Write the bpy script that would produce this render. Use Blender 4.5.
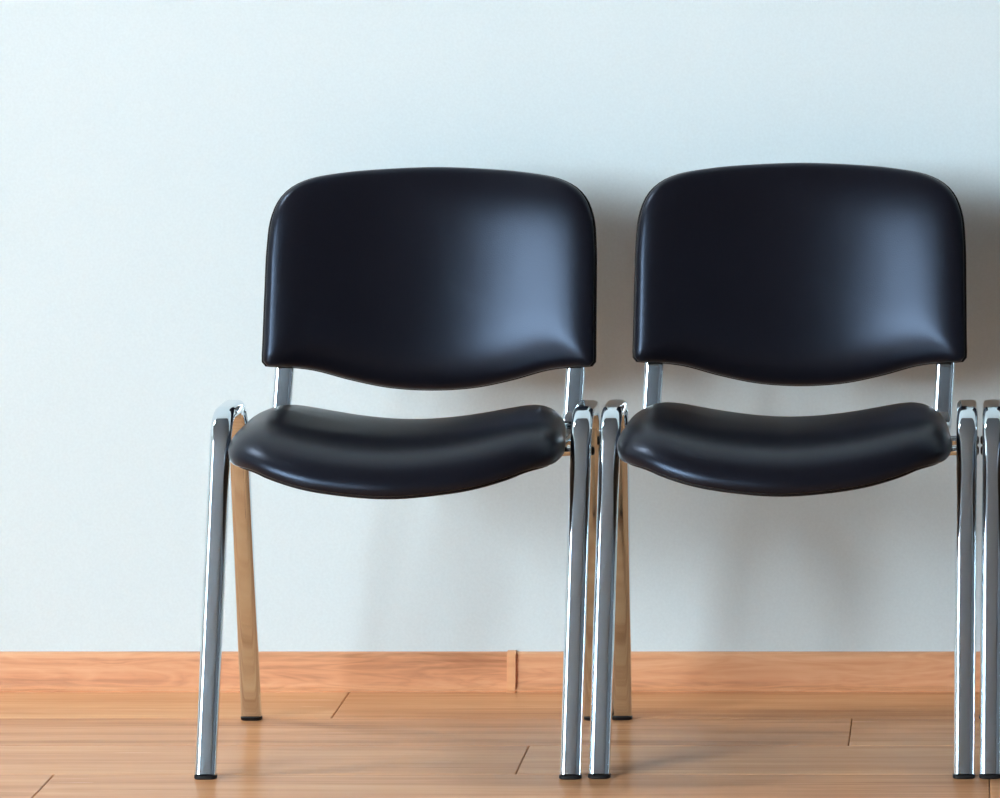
import bpy, math, random
import numpy as np
from mathutils import Vector

# ------------------------------------------------------------------ clear
for o in list(bpy.data.objects):
    bpy.data.objects.remove(o, do_unlink=True)
S = bpy.context.scene
COL = S.collection

# ------------------------------------------------------------------ camera
# level camera, square on to the wall, long lens; the frame is the lower left
# part of the lens' field (lens shift), as the straight verticals show
FPX, CX, CY = 5117.0, 975.0, -205.0      # focal length and vanishing point in pixels (1000 x 798)
CAM_H = 1.345
FRONT = 7.0                              # distance of the front feet
WALL_Y = 7.697                           # distance of the wall
cam = bpy.data.cameras.new('camera')
cam.sensor_fit = 'HORIZONTAL'
cam.sensor_width = 36.0
cam.lens = FPX / 1000.0 * 36.0
cam.shift_x = (500.0 - CX) / 1000.0
cam.shift_y = -(399.0 - CY) / 1000.0
cam.clip_end = 200
camo = bpy.data.objects.new('camera', cam)
camo.location = (0, 0, CAM_H)
camo.rotation_euler = (math.radians(90), 0, 0)
COL.objects.link(camo)
S.camera = camo

# ------------------------------------------------------------------ world (overcast daylight)
W = bpy.data.worlds.new('world')
S.world = W
W.use_nodes = True
bg = W.node_tree.nodes['Background']
bg.inputs['Color'].default_value = (0.80, 0.95, 1.03, 1)
bg.inputs['Strength'].default_value = 10.0

# the room
X0, X1, Y0, Y1, ZC = -5.5, 3.4, -5.2, WALL_Y, 4.1
# windows of the left-hand wall: (y0, y1, z0, z1)
WINS = [(0.0, 3.3, 0.9, 3.7), (-3.5, -0.2, 0.9, 3.7)]
ADDED_LAMPS = [(-3.7, 7.36)]  # made-up lamp out of view, placed for steep light on the floor
ADDED_LAMP_W = 33.0
for (a, b, c, d) in WINS:                # sampling portals in the openings
    L = bpy.data.lights.new('window_portal', 'AREA')
    L.shape = 'RECTANGLE'
    L.size = b - a
    L.size_y = d - c
    L.cycles.is_portal = True
    lo = bpy.data.objects.new('window_portal', L)
    lo.location = (X0 - 0.19, (a + b) / 2, (c + d) / 2)
    lo.rotation_euler = Vector((1, 0, 0)).to_track_quat('-Z', 'Z').to_euler()
    COL.objects.link(lo)

# ------------------------------------------------------------------ exposure
V = S.view_settings
V.view_transform = 'Standard'
V.look = 'None'
V.gamma = 1.0
V.use_curve_mapping = False
V.exposure = 1.8

# ------------------------------------------------------------------ materials
def new_mat(name):
    m = bpy.data.materials.new(name)
    m.use_nodes = True
    nt = m.node_tree
    return m, nt, nt.nodes['Principled BSDF']

def N(nt, typ, **kw):
    n = nt.nodes.new(typ)
    for k, v in kw.items():
        setattr(n, k, v)
    return n

def ramp(nt, stops):
    r = N(nt, 'ShaderNodeValToRGB')
    e = r.color_ramp.elements
    while len(e) < len(stops):
        e.new(0.5)
    for i, (p, c) in enumerate(stops):
        e[i].position = p
        e[i].color = (*c, 1)
    return r

def plain(name, col, rough=0.5, metal=0.0, spec=0.5):
    m, nt, b = new_mat(name)
    b.inputs['Base Color'].default_value = (*col, 1)
    b.inputs['Roughness'].default_value = rough
    b.inputs['Metallic'].default_value = metal
    b.inputs['Specular IOR Level'].default_value = spec
    return m

def wall_mat(name, col, scale=260, strength=0.06):
    m, nt, b = new_mat(name)
    tc = N(nt, 'ShaderNodeTexCoord')
    no = N(nt, 'ShaderNodeTexNoise')
    no.inputs['Scale'].default_value = scale
    no.inputs['Detail'].default_value = 3
    nt.links.new(tc.outputs['Object'], no.inputs['Vector'])
    r = ramp(nt, [(0.3, tuple(c * 0.975 for c in col)), (0.7, tuple(min(1, c * 1.02) for c in col))])
    nt.links.new(no.outputs['Fac'], r.inputs['Fac'])
    nt.links.new(r.outputs['Color'], b.inputs['Base Color'])
    bp = N(nt, 'ShaderNodeBump')
    bp.inputs['Strength'].default_value = strength
    bp.inputs['Distance'].default_value = 0.002
    nt.links.new(no.outputs['Fac'], bp.inputs['Height'])
    nt.links.new(bp.outputs['Normal'], b.inputs['Normal'])
    b.inputs['Roughness'].default_value = 0.85
    b.inputs['Specular IOR Level'].default_value = 0.25
    return m

def wood_mat(name, dark, mid, light, rough, grain=1.0, swirl=1.0, spec=0.5, coat=0.0, vary=0.16, fig=1.0):
    m, nt, b = new_mat(name)
    tc = N(nt, 'ShaderNodeTexCoord')
    oi = N(nt, 'ShaderNodeObjectInfo')
    mul = N(nt, 'ShaderNodeVectorMath', operation='SCALE')
    mul.inputs[0].default_value = (37.0, 19.0, 11.0)
    nt.links.new(oi.outputs['Random'], mul.inputs['Scale'])
    add = N(nt, 'ShaderNodeVectorMath', operation='ADD')
    nt.links.new(tc.outputs['Object'], add.inputs[0])
    nt.links.new(mul.outputs[0], add.inputs[1])
    def mapped(sc):
        mp = N(nt, 'ShaderNodeMapping')
        mp.inputs['Scale'].default_value = sc
        nt.links.new(add.outputs[0], mp.inputs['Vector'])
        return mp
    # broad cathedral figure
    mp1 = mapped((1.3 * fig, 9.0 * fig ** 1.3, 9.0 * fig ** 1.3))
    n1 = N(nt, 'ShaderNodeTexNoise')
    n1.inputs['Scale'].default_value = 1.6
    n1.inputs['Detail'].default_value = 4
    n1.inputs['Distortion'].default_value = 0.6 * swirl
    nt.links.new(mp1.outputs[0], n1.inputs['Vector'])
    # contour lines of that figure = growth rings
    mm = N(nt, 'ShaderNodeMath', operation='MULTIPLY')
    mm.inputs[1].default_value = 17.0 * swirl
    nt.links.new(n1.outputs['Fac'], mm.inputs[0])
    ff = N(nt, 'ShaderNodeMath', operation='PINGPONG')
    ff.inputs[1].default_value = 1.0
    nt.links.new(mm.outputs[0], ff.inputs[0])
    # fine fibres
    mp2 = mapped((3.0, 120.0, 120.0))
    n2 = N(nt, 'ShaderNodeTexNoise')
    n2.inputs['Scale'].default_value = 1.5
    n2.inputs['Detail'].default_value = 3
    nt.links.new(mp2.outputs[0], n2.inputs['Vector'])
    # broad streaks
    mp3 = mapped((0.7, 22.0, 22.0))
    n3 = N(nt, 'ShaderNodeTexNoise')
    n3.inputs['Scale'].default_value = 1.3
    n3.inputs['Detail'].default_value = 2
    nt.links.new(mp3.outputs[0], n3.inputs['Vector'])
    def madd(x, f, y=None, c=0.0):
        k = N(nt, 'ShaderNodeMath', operation='MULTIPLY_ADD')
        nt.links.new(x, k.inputs[0])
        k.inputs[1].default_value = f
        if y is None:
            k.inputs[2].default_value = c
        else:
            nt.links.new(y, k.inputs[2])
        return k.outputs[0]
    s = madd(ff.outputs[0], 0.20 * grain * swirl, None, 0.5 - 0.10 * grain * swirl - 0.30 * grain - 0.35)
    s = madd(n2.outputs['Fac'], 0.60 * grain, s)
    s = madd(n3.outputs['Fac'], 0.70, s)
    s = madd(oi.outputs['Random'], vary, s)
    r = ramp(nt, [(0.22, dark), (0.52, mid), (0.85, light)])
    nt.links.new(s, r.inputs['Fac'])
    nt.links.new(r.outputs['Color'], b.inputs['Base Color'])
    rr = madd(n2.outputs['Fac'], 0.10, None, rough - 0.05)
    nt.links.new(rr, b.inputs['Roughness'])
    bp = N(nt, 'ShaderNodeBump')
    bp.inputs['Strength'].default_value = 0.05
    bp.inputs['Distance'].default_value = 0.001
    nt.links.new(n2.outputs['Fac'], bp.inputs['Height'])
    nt.links.new(bp.outputs['Normal'], b.inputs['Normal'])
    b.inputs['Specular IOR Level'].default_value = spec
    b.inputs['Coat Weight'].default_value = coat
    b.inputs['Coat Roughness'].default_value = 0.12
    return m

def vinyl_mat():
    m, nt, b = new_mat('black_vinyl')
    tc = N(nt, 'ShaderNodeTexCoord')
    vo = N(nt, 'ShaderNodeTexVoronoi')
    vo.inputs['Scale'].default_value = 620
    nt.links.new(tc.outputs['Object'], vo.inputs['Vector'])
    bp = N(nt, 'ShaderNodeBump')
    bp.inputs['Strength'].default_value = 0.14
    bp.inputs['Distance'].default_value = 0.0006
    nt.links.new(vo.outputs['Distance'], bp.inputs['Height'])
    nt.links.new(bp.outputs['Normal'], b.inputs['Normal'])
    b.inputs['Base Color'].default_value = (0.0065, 0.006, 0.009, 1)
    b.inputs['Roughness'].default_value = 0.30
    b.inputs['Specular IOR Level'].default_value = 0.30
    b.inputs['Specular Tint'].default_value = (0.62, 0.79, 1.12, 1)
    return m

M = dict(
    wall=wall_mat('pale_blue_paint', (0.70, 0.785, 0.815)),
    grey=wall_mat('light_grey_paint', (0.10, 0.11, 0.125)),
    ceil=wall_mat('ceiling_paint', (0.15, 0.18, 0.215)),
    sub=plain('screed', (0.22, 0.13, 0.08), 0.9),
    plank=wood_mat('oak_laminate', (0.40, 0.155, 0.066), (0.66, 0.305, 0.140), (0.80, 0.43, 0.215), 0.25, 0.55, 0.7, spec=0.08),
    skirt=wood_mat('oak_skirting', (0.44, 0.17, 0.075), (0.74, 0.335, 0.165), (0.86, 0.47, 0.26), 0.38, 0.7, 1.0, vary=0.05, fig=1.9),
    cover=wood_mat('oak_joint_cover', (0.46, 0.19, 0.08), (0.74, 0.34, 0.16), (0.85, 0.45, 0.23), 0.35, 0.5, 0.3),
    chrome=plain('polished_chrome', (0.72, 0.80, 0.855), 0.07, 1.0),
    vinyl=vinyl_mat(),
    plastic=plain('black_plastic', (0.008, 0.007, 0.008), 0.55, spec=0.2),
    white=plain('white_window_frame', (0.80, 0.81, 0.82), 0.4),
    ground=plain('pale_paving', (0.35, 0.35, 0.34), 0.9),
)
# window glass: clear sheet with a faint reflection
gm = bpy.data.materials.new('window_glass')
gm.use_nodes = True
nt = gm.node_tree
nt.nodes.remove(nt.nodes['Principled BSDF'])
tr = N(nt, 'ShaderNodeBsdfTransparent')
gl = N(nt, 'ShaderNodeBsdfGlossy')
gl.inputs['Roughness'].default_value = 0.02
mx = N(nt, 'ShaderNodeMixShader')
mx.inputs[0].default_value = 0.06
nt.links.new(tr.outputs[0], mx.inputs[1])
nt.links.new(gl.outputs[0], mx.inputs[2])
nt.links.new(mx.outputs[0], nt.nodes['Material Output'].inputs['Surface'])
M['glass'] = gm

# ------------------------------------------------------------------ mesh helpers
class MB:
    def __init__(self):
        self.v, self.f = [], []
    def add(self, vs, fs):
        k = len(self.v)
        self.v += [tuple(map(float, p)) for p in vs]
        self.f += [tuple(i + k for i in f) for f in fs]
        return self
    def box(self, x0, x1, y0, y1, z0, z1):
        return self.add([(x0, y0, z0), (x1, y0, z0), (x1, y1, z0), (x0, y1, z0),
                         (x0, y0, z1), (x1, y0, z1), (x1, y1, z1), (x0, y1, z1)],
                        [(0, 3, 2, 1), (4, 5, 6, 7), (0, 1, 5, 4), (1, 2, 6, 5), (2, 3, 7, 6), (3, 0, 4, 7)])
    def mesh(self, name, mat, smooth=None):
        me = bpy.data.meshes.new(name)
        me.from_pydata(self.v, [], self.f)
        me.materials.append(M[mat])
        me.validate()
        me.update()
        if smooth is not None:
            me.polygons.foreach_set('use_smooth', [True] * len(me.polygons))
            if smooth < 179:
                me.set_sharp_from_angle(angle=math.radians(smooth))
        return me

def link(name, me, parent=None, loc=(0, 0, 0)):
    o = bpy.data.objects.new(name, me)
    COL.objects.link(o)
    o.location = loc
    if parent is not None:
        o.parent = parent
    return o

def struct(o, label=None, cat=None):
    o['kind'] = 'structure'
    if label:
        o['label'] = label
    if cat:
        o['category'] = cat
    return o

def rounded_rect(hw, hh, r, n=5):
    pts = []
    for cx, cy, a0 in ((hw - r, hh - r, 0), (-hw + r, hh - r, 90), (-hw + r, -hh + r, 180), (hw - r, -hh + r, 270)):
        for i in range(n + 1):
            a = math.radians(a0 + 90 * i / n)
            pts.append((cx + r * math.cos(a), cy + r * math.sin(a)))
    return pts

def fillet(pts, rads, n=10):
    """polyline with rounded corners; rads[i] for the inner corners"""
    out = [np.array(pts[0], float)]
    for i in range(1, len(pts) - 1):
        p, a, b = (np.array(q, float) for q in (pts[i], pts[i - 1], pts[i + 1]))
        u = (a - p) / np.linalg.norm(a - p)
        w = (b - p) / np.linalg.norm(b - p)
        th = math.acos(np.clip(np.dot(u, w), -1, 1))
        r = rads[i - 1]
        d = r / math.tan(th / 2)
        bis = (u + w) / np.linalg.norm(u + w)
        c = p + bis * r / math.sin(th / 2)
        s0, s1 = p + u * d - c, p + w * d - c
        ang = math.pi - th
        for k in range(n + 1):
            t = k / n
            out.append(c + (math.sin((1 - t) * ang) * s0 + math.sin(t * ang) * s1) / math.sin(ang))
    out.append(np.array(pts[-1], float))
    return out

def sweep(mb, path, side, prof, cap=True):
    """sweep a profile (a along the fixed vector 'side', b along the in-plane normal) along a path"""
    side = np.array(side, float)
    n, k = len(path), len(prof)
    vs = []
    for i in range(n):
        if i == 0:
            t = path[1] - path[0]
        elif i == n - 1:
            t = path[-1] - path[-2]
        else:
            t = (path[i + 1] - path[i]) / np.linalg.norm(path[i + 1] - path[i]) + \
                (path[i] - path[i - 1]) / np.linalg.norm(path[i] - path[i - 1])
        t = t / np.linalg.norm(t)
        s = side - t * np.dot(side, t)
        s /= np.linalg.norm(s)
        nn = np.cross(t, s)
        for a, b in prof:
            vs.append(path[i] + s * a + nn * b)
    fs = []
    for i in range(n - 1):
        for j in range(k):
            j2 = (j + 1) % k
            fs.append((i * k + j, i * k + j2, (i + 1) * k + j2, (i + 1) * k + j))
    if cap:
        fs.append(tuple(range(k - 1, -1, -1)))
        fs.append(tuple((n - 1) * k + j for j in range(k)))
    return mb.add(vs, fs)

def extrude_x(mb, prof_yz, x0, x1):
    k = len(prof_yz)
    vs = [(x0, y, z) for y, z in prof_yz] + [(x1, y, z) for y, z in prof_yz]
    fs = [(j, (j + 1) % k, k + (j + 1) % k, k + j) for j in range(k)]
    fs += [tuple(range(k - 1, -1, -1)), tuple(k + j for j in range(k))]
    return mb.add(vs, fs)

# ------------------------------------------------------------------ room shell
T = 0.2
fl = struct(link('floor', MB().box(X0, X1, Y0, Y1, -0.12, -0.010).mesh('floor', 'sub')),
            'warm oak laminate plank floor', 'floor')
struct(link('wall_back', MB().box(X0 - T, X1 + T, Y1, Y1 + T, -0.12, ZC).mesh('wall_back', 'wall')),
       'pale blue painted wall behind the chairs', 'wall')
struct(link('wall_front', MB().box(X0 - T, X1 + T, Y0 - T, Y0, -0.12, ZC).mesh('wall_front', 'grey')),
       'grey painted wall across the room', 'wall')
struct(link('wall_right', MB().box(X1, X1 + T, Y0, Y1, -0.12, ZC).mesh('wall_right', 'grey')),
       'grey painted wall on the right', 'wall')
mb = MB()
ys = sorted(WINS)
cur = Y0
for (a, b, c, d) in ys:
    mb.box(X0 - T, X0, cur, a, -0.12, ZC)
    mb.box(X0 - T, X0, a, b, -0.12, c)
    mb.box(X0 - T, X0, a, b, d, ZC)
    cur = b
mb.box(X0 - T, X0, cur, Y1, -0.12, ZC)
struct(link('wall_left', mb.mesh('wall_left', 'wall')), 'pale blue painted wall with the windows', 'wall')
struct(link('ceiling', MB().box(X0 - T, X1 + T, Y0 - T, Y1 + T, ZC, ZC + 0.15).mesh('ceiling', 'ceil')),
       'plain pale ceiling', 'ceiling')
struct(link('ground', MB().box(X0 - 40, X0 - T - 0.01, -30, 30, -0.5, -0.4).mesh('ground', 'ground')),
       'pale paving outside the windows', 'ground')

# windows: frame, mullion, panes, sill
for i, (a, b, c, d) in enumerate(ys):
    xf0, xf1, w = X0 - 0.13, X0 - 0.07, 0.055
    m = MB()
    m.box(xf0, xf1, a, b, c, c + w).box(xf0, xf1, a, b, d - w, d)
    m.box(xf0, xf1, a, a + w, c + w, d - w).box(xf0, xf1, b - w, b, c + w, d - w)
    win = struct(link('window_%d' % (i + 1), m.mesh('window_frame', 'white')),
                 'white framed window beside the room', 'window')
    yc = (a + b) / 2
    link('mullion', MB().box(xf0, xf1, yc - 0.03, yc + 0.03, c + w, d - w).mesh('mullion', 'white'), win)
    link('window_sill', MB().box(X0 - 0.07, X0 + 0.06, a, b, c, c + 0.025).mesh('window_sill', 'white'), win)
    for (p, q) in ((a + w, yc - 0.03), (yc + 0.03, b - w)):
        link('pane', MB().box(xf0 + 0.026, xf0 + 0.032, p, q, c + w, d - w).mesh('pane', 'glass'), win)

# added ceiling panel out of view: steep light from the left shades the floor
def emit_mat(strength):
    m, nt, b = new_mat('added_lamp_glow')
    b.inputs['Base Color'].default_value = (0.8, 0.8, 0.8, 1)
    b.inputs['Emission Color'].default_value = (0.86, 0.95, 1.0, 1)
    b.inputs['Emission Strength'].default_value = strength
    return m
M['added_glow'] = emit_mat(ADDED_LAMP_W)
for (x, y) in ADDED_LAMPS:
    m = MB()
    hx, hy, w, z0, z1 = 0.62, 0.15, 0.025, ZC - 0.055, ZC
    m.box(x - hx, x + hx, y - hy, y - hy + w, z0, z1).box(x - hx, x + hx, y + hy - w, y + hy, z0, z1)
    m.box(x - hx, x - hx + w, y - hy + w, y + hy - w, z0, z1).box(x + hx - w, x + hx, y - hy + w, y + hy - w, z0, z1)
    lt = link('added_ceiling_light', None, None, (x, y, ZC))
    lt['label'] = 'added unseen panel light on the ceiling near the wall, for the floor shading'
    lt['category'] = 'added light'
    for i, v in enumerate(m.v):
        m.v[i] = (v[0] - x, v[1] - y, v[2] - ZC)
    link('frame', m.mesh('frame', 'white'), lt)
    link('added_glow', MB().box(-hx + w, hx - w, -hy + w, hy - w, -0.045, -0.035).mesh('added_glow', 'added_glow'), lt)

# ------------------------------------------------------------------ floor planks
PW, PL, G = 0.2125, 1.285, 0.0006
def plank_mesh(w, l):
    """board with eased long and short edges, top at z = 0"""
    e, de, t = 0.0012, 0.0010, 0.009
    hx, hy = l / 2 - G, w / 2 - G
    lay = [(hx, hy, -t), (hx, hy, -de), (hx - e, hy - e, 0)]
    vs, fs = [], []
    for (x, y, z) in lay:
        vs += [(-x, -y, z), (x, -y, z), (x, y, z), (-x, y, z)]
    for k in range(2):
        for j in range(4):
            j2 = (j + 1) % 4
            fs.append((4 * k + j, 4 * k + j2, 4 * k + 4 + j2, 4 * k + 4 + j))
    fs += [(3, 2, 1, 0), (8, 9, 10, 11)]
    return MB().add(vs, fs).mesh('plank', 'plank')
full = plank_mesh(PW, PL)
cutcache = {}
KNOWN = {0: -0.938, 1: -0.179, 2: -0.631}     # end joints seen in the photograph
rnd = random.Random(5)
far = MB()                                    # boards well behind the camera, past the 300 nearest the chairs
count = 0
BOUND = [WALL_Y - 0.002, 7.4555, 7.2400, 7.0290]
row = 0
while True:
    if row < 3:
        yb, yf = BOUND[row], BOUND[row + 1]
    else:
        yb = BOUND[3] - (row - 3) * PW
        yf = yb - PW
    if yb <= Y0 + 0.02:
        break
    yf = max(yf, Y0 + 0.004)
    x = KNOWN.get(row)
    if x is None:
        x = rnd.uniform(0, PL) if row > 3 else 0.02
    while x > X0 + 0.01:
        x -= PL
    while x < X1 - 0.01:
        xa, xb = max(x, X0 + 0.004), min(x + PL, X1 - 0.004)
        if xb - xa > 0.02:
            w, l = yb - yf, xb - xa
            key = (round(w, 4), round(l, 4))
            if key not in cutcache:
                cutcache[key] = full if key == (PW, PL) else plank_mesh(w, l)
            cx, cy = (xa + xb) / 2, (yb + yf) / 2
            if count < 300:
                link('plank', cutcache[key], fl, (cx, cy, 0))
            else:
                me = cutcache[key]
                far.add([(v.co.x + cx, v.co.y + cy, v.co.z) for v in me.vertices], [tuple(p.vertices) for p in me.polygons])
            count += 1
        x += PL
    row += 1
if far.v:
    o = link('plank_field', far.mesh('plank_field', 'plank'), fl)
    o['kind'] = 'stuff'

# ------------------------------------------------------------------ baseboards
def skirt_profile(h=0.0568, t=0.014, foot=0.012):
    """cross section, d = distance from the wall, z = height: rounded top, flat face, flared foot"""
    p = [(0, 0.0), (t + foot, 0.0), (t + foot, 0.0022)]
    for i in range(1, 7):                       # concave flare
        a = math.radians(90 * i / 6)
        p.append((t + foot - foot * math.sin(a), 0.0022 + 0.0105 * (1 - math.cos(a))))
    r = 0.0095
    p.append((t - 0.0006, h - r))
    for i in range(1, 6):
        a = math.radians(90 * i / 5)
        p.append((t - r - 0.0006 + r * math.cos(a), h - r + r * math.sin(a)))
    p.append((0, h))
    return p
JX = (511.0 - CX) / FPX * (WALL_Y - 0.02)      # joint cover
bb = bpy.data.objects.new('baseboard_back', None)
COL.objects.link(bb)
bb.location = (JX, WALL_Y, 0)
struct(bb, 'oak baseboard with a joint cover along the pale wall', 'baseboard')
pr = [(-d, z) for d, z in skirt_profile()]
me = extrude_x(MB(), pr, X0 + 0.002 - JX, -0.0005).mesh('skirting_length', 'skirt', 30)
link('skirting_length', me, bb)
me = extrude_x(MB(), pr, 0.0005, X1 - 0.002 - JX).mesh('skirting_length', 'skirt', 30)
link('skirting_length', me, bb)
prc = [(-max(d, 0), z) for d, z in skirt_profile(0.0588, 0.0195, 0.0110)]
me = extrude_x(MB(), prc, -0.0065, 0.0065).mesh('joint_cover', 'cover', 30)
o = link('joint_cover', me, bb)
o['label'] = 'narrow wood-coloured joint cover on the baseboard'
for nm, p0, p1 in (('left', (X0, Y0), (X0, Y1)), ('right', (X1, Y0), (X1, Y1)), ('front', (X0, Y0), (X1, Y0))):
    m = MB()
    if nm == 'left':
        m.box(X0, X0 + 0.016, Y0, Y1 - 0.025, 0, 0.0585)
    elif nm == 'right':
        m.box(X1 - 0.016, X1, Y0, Y1 - 0.025, 0, 0.0585)
    else:
        m.box(X0 + 0.016, X1 - 0.016, Y0, Y0 + 0.016, 0, 0.0585)
    struct(link('baseboard_' + nm, m.mesh('baseboard_' + nm, 'skirt')),
           'oak baseboard along the %s wall' % ('pale window' if nm == 'left' else 'grey ' + nm), 'baseboard')

# ------------------------------------------------------------------ chair
# local frame: origin on the floor midway between the front feet, x to the right, y towards the wall
HALF = 0.2495                                  # frame plane to centre line
TUBE = rounded_rect(0.0147, 0.0100, 0.0085, 8)

def side_frame(sx, LEAN):
    t = 0.010
    pts = [(0.0, 0.004), (0.155, 0.486 - t), (0.303, 0.486 - t), (0.445, 0.004)]
    path = fillet([(sx * HALF + LEAN * z, y, z) for y, z in pts], [0.052, 0.052], 16)
    return sweep(MB(), path, (1, 0, 0), TUBE).mesh('side_frame', 'chrome', 40)

def foot_cap(sx, back):
    t = 0.0080
    y = 0.445 if back else 0.0
    sl = -0.142 / 0.476 if back else 0.153 / 0.476
    prof = rounded_rect(0.0154, 0.0110, 0.0085, 5)
    pa = [np.array((sx * HALF, y + sl * z, z)) for z in (0.0, 0.0048)]
    k = len(prof)
    vs, fs = [], []
    for c, g in ((pa[0], 0.93), (pa[0] + (0, 0, 0.0012), 1.0), (pa[1], 1.0)):
        for a, b in prof:
            vs.append((c[0] + a * g, c[1] + b * g * 1.05, c[2]))
    for i in range(2):
        for j in range(k):
            fs.append((i * k + j, i * k + (j + 1) % k, (i + 1) * k + (j + 1) % k, (i + 1) * k + j))
    fs += [tuple(range(k - 1, -1, -1)), tuple(2 * k + j for j in range(k))]
    return MB().add(vs, fs).mesh('foot_cap', 'plastic', 40)

def smooth_outline(pts, n):
    """closed Catmull-Rom through pts, returned as n points at equal angles round the origin"""
    P = np.array(pts, float)
    m = len(P)
    dense = []
    for i in range(m):
        p0, p1, p2, p3 = P[i - 1], P[i], P[(i + 1) % m], P[(i + 2) % m]
        for t in np.linspace(0, 1, 24, endpoint=False):
            dense.append(0.5 * ((2 * p1) + (-p0 + p2) * t + (2 * p0 - 5 * p1 + 4 * p2 - p3) * t * t
                                + (-p0 + 3 * p1 - 3 * p2 + p3) * t ** 3))
    D = np.array(dense)
    D = np.vstack([D, D[:1]])
    L = np.concatenate([[0], np.cumsum(np.linalg.norm(np.diff(D, axis=0), axis=1))])
    s = np.linspace(0, L[-1], n, endpoint=False)
    return np.stack([np.interp(s, L, D[:, 0]), np.interp(s, L, D[:, 1])], 1)

RINGS = [0.12, 0.25, 0.38, 0.5, 0.6, 0.68, 0.74, 0.79, 0.83, 0.87, 0.90, 0.93, 0.955, 0.975, 0.99]

def pad(outline, centre, surf, crown, rim, edge, after, power=2.2):
    """upholstered pad: rings of the outline. The face stands 'crown' proud of surf and rolls over, within
    'rim' metres of the outline, to 'edge'; after = [(ring, offset)] closes the other side.
    surf(u, v) -> (point, normal)"""
    k = len(outline)
    c = np.array(centre)
    vs, fs = [], []
    def put(q, off):
        p, n = surf(*q)
        return p + n * off
    def face(q):
        r2 = np.sum((dense - q) ** 2, axis=1) + 1e-10
        d = (np.sum(ds / r2 ** 2) / (math.pi / 2)) ** (-1 / 3)      # smoothed distance to the outline
        t = max(0.0, 1 - d / rim)
        return edge + (crown - edge) * math.sqrt(max(0.0, 1 - t ** power))
    nxt = np.roll(outline, -1, axis=0)
    dense = np.vstack([outline * (1 - f) + nxt * f for f in np.linspace(0, 1, 8, endpoint=False)])
    ds = np.tile(np.linalg.norm(nxt - outline, axis=1) / 8, 8)
    rings = []
    if rim > 0:
        vs.append(put(c, face(c)))
        for r in RINGS:
            rings.append([(c + (q - c) * r, None) for q in outline])
        rings.append([(q, edge) for q in outline])
    else:
        vs.append(put(c, crown))
    for r, off in after[:-1]:
        rings.append([(c + (q - c) * r, off) for q in outline])
    for ring in rings:
        for q, off in ring:
            vs.append(put(q, face(q) if off is None else off))
    vs.append(put(c, after[-1][1]))
    nr = len(rings)
    for j in range(k):
        fs.append((0, 1 + j, 1 + (j + 1) % k))
    for i in range(nr - 1):
        for j in range(k):
            j2 = (j + 1) % k
            fs.append((1 + i * k + j, 1 + (i + 1) * k + j, 1 + (i + 1) * k + j2, 1 + i * k + j2))
    last = len(vs) - 1
    for j in range(k):
        fs.append((last, 1 + (nr - 1) * k + (j + 1) % k, 1 + (nr - 1) * k + j))
    return MB().add(vs, fs)

def numeric_surf(fn):
    def s(u, v):
        p = np.array(fn(u, v))
        e = 1e-4
        du = np.array(fn(u + e, v)) - p
        dv = np.array(fn(u, v + e)) - p
        n = np.cross(du, dv)
        return p, n / np.linalg.norm(n)
    return s

# --- seat: saddle-shaped, rolls down at the front; u = x, v = y (local)
SEAT_SHIFT = 0.0
def seat_fn(u, v):
    s = u / 0.232
    z = 0.4375 + 0.045 * (abs(s) ** 1.9) * (0.55 + 0.45 * min(1, max(0, (v + 0.03) / 0.25)))
    if abs(s) > 0.72:                          # the sides level out and turn down a little
        z -= 0.16 * (abs(s) - 0.72) ** 2 * 1.9
    if v < 0.13:                               # waterfall front
        z -= 1.0 * (0.13 - v) ** 2
    if v > 0.30:
        z += 0.6 * (v - 0.30) ** 2
    return (u + SEAT_SHIFT, v, z)
seat_half = [(0.0, 0.374), (0.09, 0.374), (0.155, 0.368), (0.195, 0.345), (0.217, 0.300), (0.229, 0.235),
             (0.2347, 0.165), (0.2385, 0.105), (0.2255, 0.045), (0.184, 0.004), (0.125, -0.023), (0.062, -0.034)]
seat_pts = seat_half + [(0.0, -0.039)] + [(-x, y) for x, y in reversed(seat_half[1:])]
SEAT_OUT = smooth_outline(seat_pts[::-1], 120)

# --- backrest: u = x, v = height; curved round the sitter and leaning back
BACK_SHIFT = 0.0145
def back_fn(u, v):
    t = v - 0.50
    y = 0.433 + 0.225 * t - 1.05 * u * u + (0.06 * (t - 0.08) ** 2 if t > 0.08 else 0)
    return (u + BACK_SHIFT, y, v)
back_half = [(0.0, 0.8035), (0.07, 0.8015), (0.13, 0.7975), (0.182, 0.7890), (0.214, 0.7705), (0.2305, 0.738),
             (0.2355, 0.690), (0.2365, 0.620), (0.2370, 0.560), (0.2370, 0.532), (0.2310, 0.5255), (0.205, 0.5230),
             (0.165, 0.5165), (0.115, 0.5015), (0.06, 0.4895)]
back_pts = back_half + [(0.0, 0.4855)] + [(-x, y) for x, y in reversed(back_half[1:])]
BACK_OUT = smooth_outline(back_pts, 150)

def back_norm(u, v):                            # face normal towards the sitter (-y)
    p, n = numeric_surf(back_fn)(u, v)
    return p, (n if n[1] < 0 else -n)
def seat_norm(u, v):
    p, n = numeric_surf(seat_fn)(u, v)
    return p, (n if n[2] > 0 else -n)

def stanchion(sx):
    x = sx * 0.211
    xs = x + BACK_SHIFT
    pts = [(xs, 0.4445, 0.640), (xs - 0.001, 0.4145, 0.515), (xs - 0.006, 0.402, 0.427), (xs - 0.016, 0.160, 0.425)]
    path = fillet(pts, [0.10, 0.030], 10)
    prof = rounded_rect(0.0140, 0.0078, 0.0070, 8)
    return sweep(MB(), path, (1, 0, 0), prof).mesh('back_support', 'chrome', 40)

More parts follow.
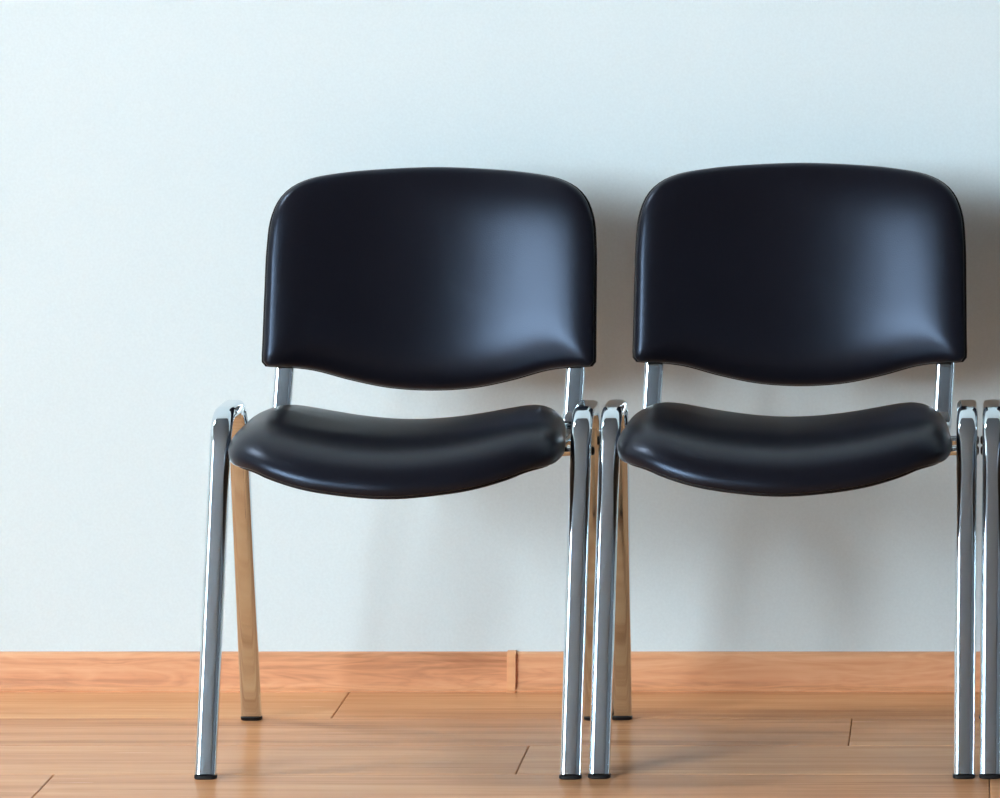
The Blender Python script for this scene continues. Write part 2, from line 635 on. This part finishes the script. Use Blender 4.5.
def crossbar(y):
    a = HALF - 0.008
    pts = [(-a, y, 0.426), (-a + 0.034, y, 0.424), (-a + 0.085, y, 0.3945), (a - 0.085, y, 0.3945), (a - 0.034, y, 0.424), (a, y, 0.426)]
    path = fillet(pts, [0.015, 0.015, 0.015, 0.015], 6)
    prof = rounded_rect(0.0065, 0.0065, 0.0064, 4)
    return sweep(MB(), path, (0, 1, 0), prof).mesh('crossbar', 'chrome', 60)

def bolt(sx, y, s, LEAN):
    mb = MB()
    x0 = sx * HALF + LEAN * 0.414
    n = 16
    rings = [(0.0128, 0.0062), (0.0152, 0.0062), (0.0166, 0.0050), (0.0172, 0.0025)]
    if True:
        vs, fs = [], []
        for d, r in rings:
            for j in range(n):
                a = 2 * math.pi * j / n
                vs.append((x0 + s * d, y + r * math.cos(a), 0.426 + r * math.sin(a)))
        for i in range(len(rings) - 1):
            for j in range(n):
                fs.append((i * n + j, i * n + (j + 1) % n, (i + 1) * n + (j + 1) % n, (i + 1) * n + j))
        fs.append(tuple((len(rings) - 1) * n + j for j in range(n)))
        mb.add(vs, fs)
    return mb.mesh('bolt', 'plastic', 40)

def make_chair(leans, dz, dx):
    """leans: how far out of plumb the left and the right frame stand"""
    root = bpy.data.objects.new('stacking_chair', None)
    COL.objects.link(root)
    root.empty_display_size = 0.1
    for sx, lean in zip((-1, 1), leans):
        fr = link('side_frame', side_frame(sx, lean), root)
        for bk in (0, 1):
            link('foot_cap', foot_cap(sx, bk), fr)
        for y in (0.170, 0.285):
            for s in (-1, 1):
                link('bolt', bolt(sx, y, s, lean), fr)
    for y in (0.170, 0.285):
        link('crossbar', crossbar(y), root)
    for sx in (-1, 1):
        link('back_support', stanchion(sx), root, (dx, 0, 0))
    # seat: padded top over a plastic pan
    sm = pad(SEAT_OUT, (0, 0.17), seat_norm, 0.018, 0.080, -0.016,
             [(0.996, -0.0185), (0.980, -0.0205), (0.9, -0.0205), (0, -0.0205)], 2.4)
    seat = link('seat', sm.mesh('seat', 'vinyl', 180), root, (0, 0, dz * 0.5))
    pan = [(0.5, -0.0207), (0.9, -0.0207), (0.965, -0.0207), (0.978, -0.0215), (0.974, -0.0245),
           (0.950, -0.0275), (0.90, -0.0295), (0.8, -0.0305), (0.5, -0.0310), (0, -0.0310)]
    link('seat_pan', pad(SEAT_OUT, (0, 0.17), seat_norm, -0.0207, 0, 0, pan).mesh('seat_pan', 'plastic', 180), seat)
    # backrest: padded front, plastic shell behind
    bm = pad(BACK_OUT, (0, 0.65), back_norm, 0.024, 0.080, 0.000, [(1.0, -0.0025), (0.994, -0.0035), (0.9, -0.0035), (0, -0.0035)])
    back = link('backrest', bm.mesh('backrest', 'vinyl', 180), root, (dx, 0, dz))
    sh = [(0.5, -0.0037), (0.9, -0.0037), (0.988, -0.0037), (1.004, -0.0050), (1.003, -0.0085),
          (0.985, -0.0115), (0.94, -0.0140), (0.8, -0.0150), (0.5, -0.0155), (0, -0.0155)]
    link('back_shell', pad(BACK_OUT, (0, 0.65), back_norm, -0.0037, 0, 0, sh).mesh('back_shell', 'plastic', 180), back)
    return root

def foot_x(px):
    return (px - CX) / FPX * FRONT

chairs = [
    ((206 + 570) / 2, 0.000, (-0.002, 0.008), -0.004, 0.0, 'black vinyl chair on chrome legs at the left end of the row'),
    ((597 + 966) / 2, 0.004, (0.009, 0.009), 0.002, -0.003, 'black vinyl chair on chrome legs standing between its two neighbours'),
    ((597 + 966) / 2 + 391.3, 0.004, (0.009, 0.009), 0.002, -0.003, 'chair cut off by the right edge, only part of its chrome legs in view'),
]
for px, dy, leans, dz, dx, lab in chairs:
    o = make_chair(leans, dz, dx)
    o.location = (foot_x(px), FRONT + dy, 0)
    o['label'] = lab
    o['category'] = 'chair'
    o['group'] = 'row of black waiting chairs'
